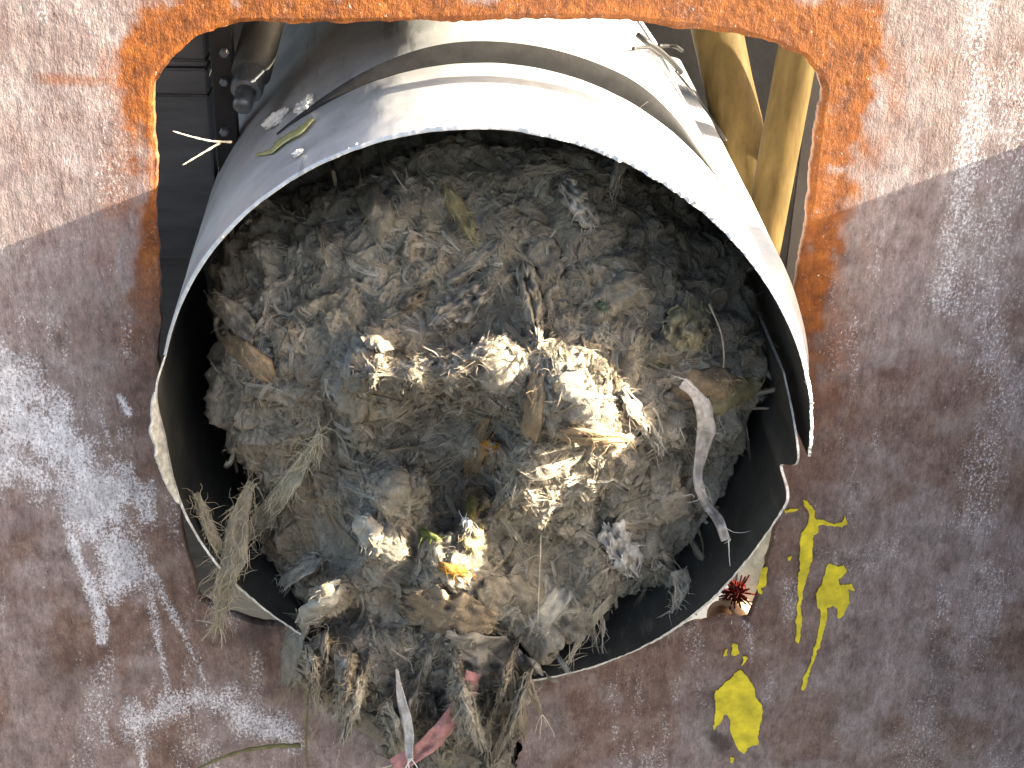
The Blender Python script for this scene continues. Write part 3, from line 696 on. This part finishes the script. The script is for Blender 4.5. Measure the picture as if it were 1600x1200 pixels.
def locks(name, count, per, len_rng, wid_rng, seg, spread, seed, pal, probs, wild=.35):
    g = np.random.default_rng(seed); idx = g.integers(0, len(AP), count)
    p = AP[idx]; nrm = AN[idx]
    fl = np.stack([fbm(p+1, 16, 2), fbm(p+6, 16, 2), fbm(p+12, 16, 2)], -1)-.5
    fl = fl/(np.linalg.norm(fl, axis=1)[:, None]+1e-9)+g.normal(0, wild, (count, 3)); fl[:, 2] -= .2
    t = fl-(fl*nrm).sum(1)[:, None]*nrm; t /= np.linalg.norm(t, axis=1)[:, None]+1e-9
    ln = g.uniform(*len_rng, count); curl = g.normal(0, .22, count); lift = np.abs(g.normal(0, .0015, count))
    q = p.copy(); G, B = [], []
    for k in range(seg+1):
        b = np.cross(t, nrm); b /= np.linalg.norm(b, axis=1)[:, None]+1e-9
        G.append(q.copy()); B.append(b); q = q+t*(ln/seg)[:, None]
        t = t+b*(curl+g.normal(0, .16, count))[:, None]+np.array([0, 0, -.03]); t /= np.linalg.norm(t, axis=1)[:, None]
    G = np.stack(G, 1); B = np.stack(B, 1); s = np.linspace(0, 1, seg+1)
    off = lift[:, None]*1.5*(s*(1-s))[None]+.0001+.0012*(s[None]**3)*g.random((count, 1))
    G = snap(G, off)
    col = (pal[g.choice(len(pal), count, p=probs)]*.4+tint_for(p)*.6)*g.uniform(.85, 1.15, (count, 1))
    a = g.normal(0, 1, (count, per, 1)); d = g.normal(0, 1, (count, per, 1)); wob = g.normal(0, .35, (count, per, seg+1))
    sp = spread*g.uniform(.5, 1.5, (count, 1, 1))*(.55+.3*np.sin(s*np.pi)+.5*s**2)[None, None]
    X = G[:, None]+B[:, None]*((a+wob)*sp)[..., None]+nrm[:, None, None]*((d*.22+g.normal(0, .12, (count, per, seg+1)))*sp)[..., None]
    st = g.integers(0, 2, (count, per))
    wd = g.uniform(*wid_rng, (count, per, 1))*(1-.6*s**2)[None, None]
    Bv = B[:, None]*wd[..., None]*.5
    V = np.stack([X-Bv, X+Bv], 3).reshape(-1, 3); nf = count*per
    base = (np.arange(nf)*(seg+1)*2)[:, None]; kk = np.arange(seg)[None]*2
    Fq = np.stack([base+kk, base+kk+1, base+kk+3, base+kk+2], -1).reshape(-1, 4)
    cf = np.repeat(col, per, 0)*g.uniform(.65, 1.35, (nf, 1))
    o = mesh_np(name, V, Fq, M_FIBRE, wad, {'tint': np.repeat(cf, (seg+1)*2, 0)}); o['kind'] = 'stuff'; return o
BUFS = smooth_buf()
pr = np.array([.28, .22, .12, .14, .14, .03, .07]); pr /= pr.sum()
locks('fibre_lock', 2300, 20, (.012, .034), (.0002, .00042), 6, .0011, 5, PALF, pr, .22)
locks('wispy_lock', 240, 6, (.02, .045), (.00025, .00045), 7, .0022, 6, PALF, pr, .7)
fibres('matted_fibre', 34000, (.003, .011), (.0002, .00045), 4, .008, pr, 1, .3)
fibres('stray_hair', 700, (.012, .035), (.0003, .0005), 6, .22, pr, 2, .9)

# ------------------------------------------------------------------ separate strips, tufts and scraps caught on the wad, pipe and plate
def strip(name, pts, wid, col, label, cat, depth=None, off=.008, twist=.6, mat=M_CLOTH, frays=6, seed=0, fold=.35, fz=0):
    g = np.random.default_rng(seed+77); P2 = np.array(pts, float); n = max(14, 5*len(P2))
    s = np.linspace(0, len(P2)-1, n); i = np.arange(len(P2))
    u, v = np.interp(s, i, P2[:, 0]), np.interp(s, i, P2[:, 1]); w = np.interp(s, i, wid)
    ker = np.array([.25, .5, .25])
    for _ in range(2):
        u[1:-1] = np.convolve(u, ker, 'same')[1:-1]; v[1:-1] = np.convolve(v, ker, 'same')[1:-1]
    if depth is None: y = np.array([front_y(a, b, -.06) for a, b in zip(u, v)])-off
    else: y = np.interp(s, i, depth)
    for _ in range(3): y[1:-1] = np.convolve(y, ker, 'same')[1:-1]
    du, dv = np.gradient(u), np.gradient(v); l = np.hypot(du, dv)+1e-6; nu, nv = -dv/l, du/l
    m = 7; T = np.linspace(-1, 1, m); V = []
    for k in range(m):
        ph = np.linspace(0, twist*3.0, n)+seed
        o3 = np.stack([s*.9+seed*5, 0*s+T[k]*1.4, 0*s], -1)
        jag = 1+.35*(fbm(o3+2, 2.2, 2)-.5)*2*abs(T[k])
        V.append(at(u+nu*w*T[k]*np.cos((ph-seed)*.35)*jag, v+nv*w*T[k]*np.cos((ph-seed)*.35)*jag, y-(fbm(o3, 1.6, 3, True)-.4)*fold*w*.0009*2-np.sin(ph)*T[k]*w*.00035))
    V3 = np.stack(V, 1); V = V3.reshape(-1, 3)
    ob = mesh_np(name, V, grid_faces(n, m), mat, None, {'tint': np.tile(np.array(col), (len(V), 1))*(.8+.35*g.random((len(V), 1)))})
    md = ob.modifiers.new('thick', 'SOLIDIFY'); md.thickness = .0009; md.offset = 0
    sb = ob.modifiers.new('smooth', 'SUBSURF'); sb.levels = 1; sb.render_levels = 1
    if fz: fuzz(ob, V3-np.array([0, .0006, 0]), np.gradient(V3, axis=0), fz, .02, .0005, col, seed+60, .1)
    if frays:
        Vs, Fs, c0 = [], [], 0
        for e in range(frays):
            a = V.reshape(n, m, 3)[-1, e % m]; d = V.reshape(n, m, 3)[-1, 3]-V.reshape(n, m, 3)[-4, 3]; d = d/(np.linalg.norm(d)+1e-9)
            q = [a]; dd = d+g.normal(0, .45, 3)
            for k in range(5): dd = dd+g.normal(0, .2, 3)+np.array([0, 0, -.12]); q.append(q[-1]+dd/np.linalg.norm(dd)*.0035)
            tv, tf = tube(q, np.linspace(.00045, .0002, 6), 5); Vs.append(tv); Fs += [tuple(x+c0 for x in f) for f in tf]; c0 += len(tv)
        bm = bmesh.new(); bm_add(bm, np.concatenate(Vs), Fs); fo = mesh_bm('fray', bm, M_WHITE if sum(col) > 1 else M_STALK, ob)
        fo['kind'] = 'stuff'
    return tag(ob, label, cat)
strip('fabric_strip', [(1065,598),(1085,612),(1102,640),(1104,672),(1096,705),(1088,745),(1100,785),(1125,815),(1134,845)], [10,9,14,17,12,9,10,13,12], (.50,.46,.44),
      'pale twisted fabric strip hanging at the right side of the wad', 'fabric strip', off=.010, twist=.9, seed=1, frays=2, fz=14)
strip('fabric_strip', [(740,1050),(732,1080),(712,1110),(692,1140),(668,1165),(640,1185),(615,1200)], [13,15,13,13,16,14,18], (.42,.20,.20),
      'pink torn ribbon hanging below the pipe lip', 'fabric strip', depth=[-.098,-.102,-.104,-.104,-.102,-.10,-.098], twist=.5, seed=2, frays=5)
strip('fabric_strip', [(620,1045),(625,1080),(632,1115),(640,1150),(640,1185)], [2,6,9,8,6], (.54,.51,.50),
      'thin whitish ribbon hanging straight down beside the pink ribbon', 'fabric strip', depth=[-.102,-.104,-.106,-.106,-.104], twist=.4, seed=3, frays=5)
strip('fabric_strip', [(500,672),(488,700),(465,735),(440,770),(415,805),(392,835)], [4,7,13,17,18,11], (.30,.27,.19),
      'olive grey rag strip slanting down at the left of the wad', 'fabric strip', off=.008, twist=.25, seed=4, frays=2, fz=260)
strip('fabric_strip', [(392,752),(374,810),(364,870),(352,915),(345,955),(338,975)], [5,17,20,15,9,4], (.27,.22,.15),
      'frayed brown grey rag tuft hanging over the left edge of the pipe mouth', 'fabric strip', depth=[-.040,-.048,-.054,-.056,-.056,-.055], twist=.25, seed=5, frays=4, fz=420)
strip('fabric_strip', [(305,770),(318,800),(330,830),(345,862)], [6,8,10,9], (.27,.22,.15),
      'short pointed rag end beside the hanging tuft on the left', 'fabric strip', depth=[-.040,-.043,-.046,-.046], twist=.3, seed=6, frays=1, fz=60)
strip('fabric_strip', [(960,930),(930,965),(905,1000),(890,1030)], [7,7,5,3], (.28,.25,.19),
      'narrow rag tail lying inside the lower lip of the pipe', 'fabric strip', depth=[-.05,-.058,-.066,-.07], twist=.3, seed=7, frays=1, fz=40)
strip('fabric_strip', [(1062,890),(1068,920),(1058,950),(1050,972)], [14,13,7,3], (.27,.25,.21),
      'frayed rag end dangling at the lower right of the wad', 'fabric strip', depth=[-.05,-.06,-.066,-.068], twist=.3, seed=8, frays=2, fz=120)
strip('fabric_strip', [(822,1060),(832,1085),(845,1118)], [9,6,4], (.28,.22,.16),
      'small brown rag tail hanging from the right end of the clump', 'fabric strip', depth=[-.088,-.09,-.09], twist=.3, seed=9, frays=4)

def stalk(name, lines, rad, mat, label, cat):
    bm = bmesh.new()
    for pts in lines:
        p = np.array([at(u, v, y) for u, v, y in pts]); s = np.linspace(0, len(p)-1, 5*len(p)); i = np.arange(len(p))
        q = np.stack([np.interp(s, i, p[:, k]) for k in range(3)], -1)
        for _ in range(4): q[1:-1] = (q[:-2]+2*q[1:-1]+q[2:])/4
        V, F = tube(q, np.linspace(rad, rad*.5, len(q))*(1+.25*np.sin(np.arange(len(q))*1.9)), 6); bm_add(bm, V, F)
    return tag(mesh_bm(name, bm, mat, None, True), label, cat)
stalk('dry_stalk', [[(362,222,.02),(330,221,.015),(300,214,.01),(270,205,.004)], [(345,222,.018),(315,240,.012),(285,258,.004)]],   .0008, M_STALK,
      'forked dry stalk poking out from the left side of the pipe', 'stalk')
stalk('grass_stem', [[(470,1165,-.012),(430,1165,-.012),(380,1172,-.012),(330,1190,-.01),(290,1212,-.008)]], .0018, M_GRASS,
      'curved dull green grass stem at the bottom left', 'grass stem')
stalk('grass_stem', [[(478,1070,-.03),(480,1120,-.02),(478,1165,-.016),(482,1215,-.012)]], .0014, M_GRASS,
      'straight upright grass stem below the left end of the clump', 'grass stem')
stalk('loose_thread', [[(1108,475,-.02),(1128,520,-.026),(1132,560,-.03),(1128,590,-.032),(1100,600,-.03),(1080,592,-.03)]], .0007, M_STALK,
      'looped straw coloured thread near the pale twisted strip', 'thread')
stalk('loose_thread', [[(846,790,-.062),(845,850,-.075),(842,920,-.085),(840,975,-.09)]], .0005, M_STALK,
      'fine straight thread hanging down the lower middle of the wad', 'thread')
stalk('straw', [[(588,775,-.058),(590,830,-.072),(588,885,-.08)], [(565,850,-.07),(600,845,-.075),(640,838,-.072)]], .0010, M_STALK,
      'pale crossed straws sticking out of the lower left of the wad', 'straw')

def scrap(name, u, v, r, n, mat, label, cat, seed, stretch=(1, 1)):
    p = on_cyl(u, v, .2025); nr = np.array([p[0], 0, p[2]]); nr /= np.linalg.norm(nr)
    bm = bmesh.new(); bmesh.ops.create_icosphere(bm, subdivisions=4, radius=1)
    tx = np.cross(nr, [0, 1, 0])
    for w in bm.verts:
        q = np.array(w.co); d = .25+1.0*fbm((q*1.6+seed*3)[None], 1, 4)[0]+.5*(fbm((q*5+seed)[None], 1, 3, True)[0]-.5)
        w.co = Vector(p+(tx*q[0]*stretch[0]+np.array([0, 1, 0])*q[1]*stretch[1])*r*d+nr*(q[2]*.45+.25)*r*d)
    return tag(mesh_bm(name, bm, mat, None, True), label, cat)
scrap('paper_scrap', 478, 168, .0085, 0, M_WHITE, 'white crumpled paper scrap on the upper left of the pipe, topmost of the white bits', 'paper scrap', 1, (1, 1.3))
scrap('paper_scrap', 436, 188, .0085, 0, M_WHITE, 'white paper scrap stuck beside the yellow green film on the pipe', 'paper scrap', 2, (1.4, .8))
scrap('paper_scrap', 467, 241, .0042, 0, M_WHITE, 'tiny white crumb below the yellow green film on the pipe', 'paper scrap', 3)
scrap('paper_scrap', 524, 141, .0042, 0, M_WHITE, 'tiny white crumb right of the topmost scrap on the pipe', 'paper scrap', 4)
scrap('paper_scrap', 560, 131, .0058, 0, M_WHITE, 'small flat white scrap at the left end of the sunlit band on the pipe', 'paper scrap', 5, (1.8, .5))
def film():
    pts = [(400, 243), (425, 238), (440, 222), (470, 205), (490, 185)]; wd = [1.5, 3, 5, 5, 2]
    P2 = np.array(pts, float); n = 30; s = np.linspace(0, 4, n); u = np.interp(s, range(5), P2[:, 0]); v = np.interp(s, range(5), P2[:, 1]); w = np.interp(s, range(5), wd)
    V = []
    for k, t in enumerate((-1, -.3, .4, 1)):
        for i in range(n):
            jw = w[i]*(.5+float(fbm(np.array([[s[i]*4, t*2, 5.]]), 1.5, 3)[0])); p = on_cyl(u[i]+t*jw*.6, v[i]+t*jw*.8, .2025); nr = np.array([p[0], 0, p[2]])/np.hypot(p[0], p[2])
            V.append(p+nr*(.0003+.0012*float(fbm(np.array([[s[i]*5, t*3.5, 0]]), 1.5, 3)[0])))
    o = mesh_np('film_shred', V, grid_faces(4, n), M_SHRED); md = o.modifiers.new('thick', 'SOLIDIFY'); md.thickness = .0006
    tag(o, 'crinkled yellow green film shred stuck on the upper left of the pipe', 'film shred')
film()
def wire():
    bm = bmesh.new()
    def path(uvs, rad, lift):
        q = []
        for (u, v), l in zip(uvs, lift):
            p = on_cyl(u, v, .2026); nr = np.array([p[0], 0, p[2]])/np.hypot(p[0], p[2]); q.append(p+nr*(l+rad))
        q = np.array(q); s = np.linspace(0, len(q)-1, 5*len(q)); i = np.arange(len(q)); q = np.stack([np.interp(s, i, q[:, k]) for k in range(3)], -1)
        for _ in range(3): q[1:-1] = (q[:-2]+2*q[1:-1]+q[2:])/4
        V, F = tube(q, rad, 7); bm_add(bm, V, F)
    path([(978, 80), (992, 92), (1010, 100), (1030, 112), (1050, 124)], .0022, [.012, .012, .011, .009, .006])
    path([(1010, 95), (1030, 94), (1042, 98)], .0016, [.012, .014, .013]); path([(975, 98), (995, 100), (1012, 108)], .0013, [.010, .013, .011])
    path([(1045, 122), (1075, 148), (1105, 185), (1130, 222)], .0010, [.006, .003, .002, .001])
    tag(mesh_bm('tie_wire', bm, M_BLACK, None, True), 'dark twisted tie wire lying on the right shoulder of the pipe', 'wire')
wire()
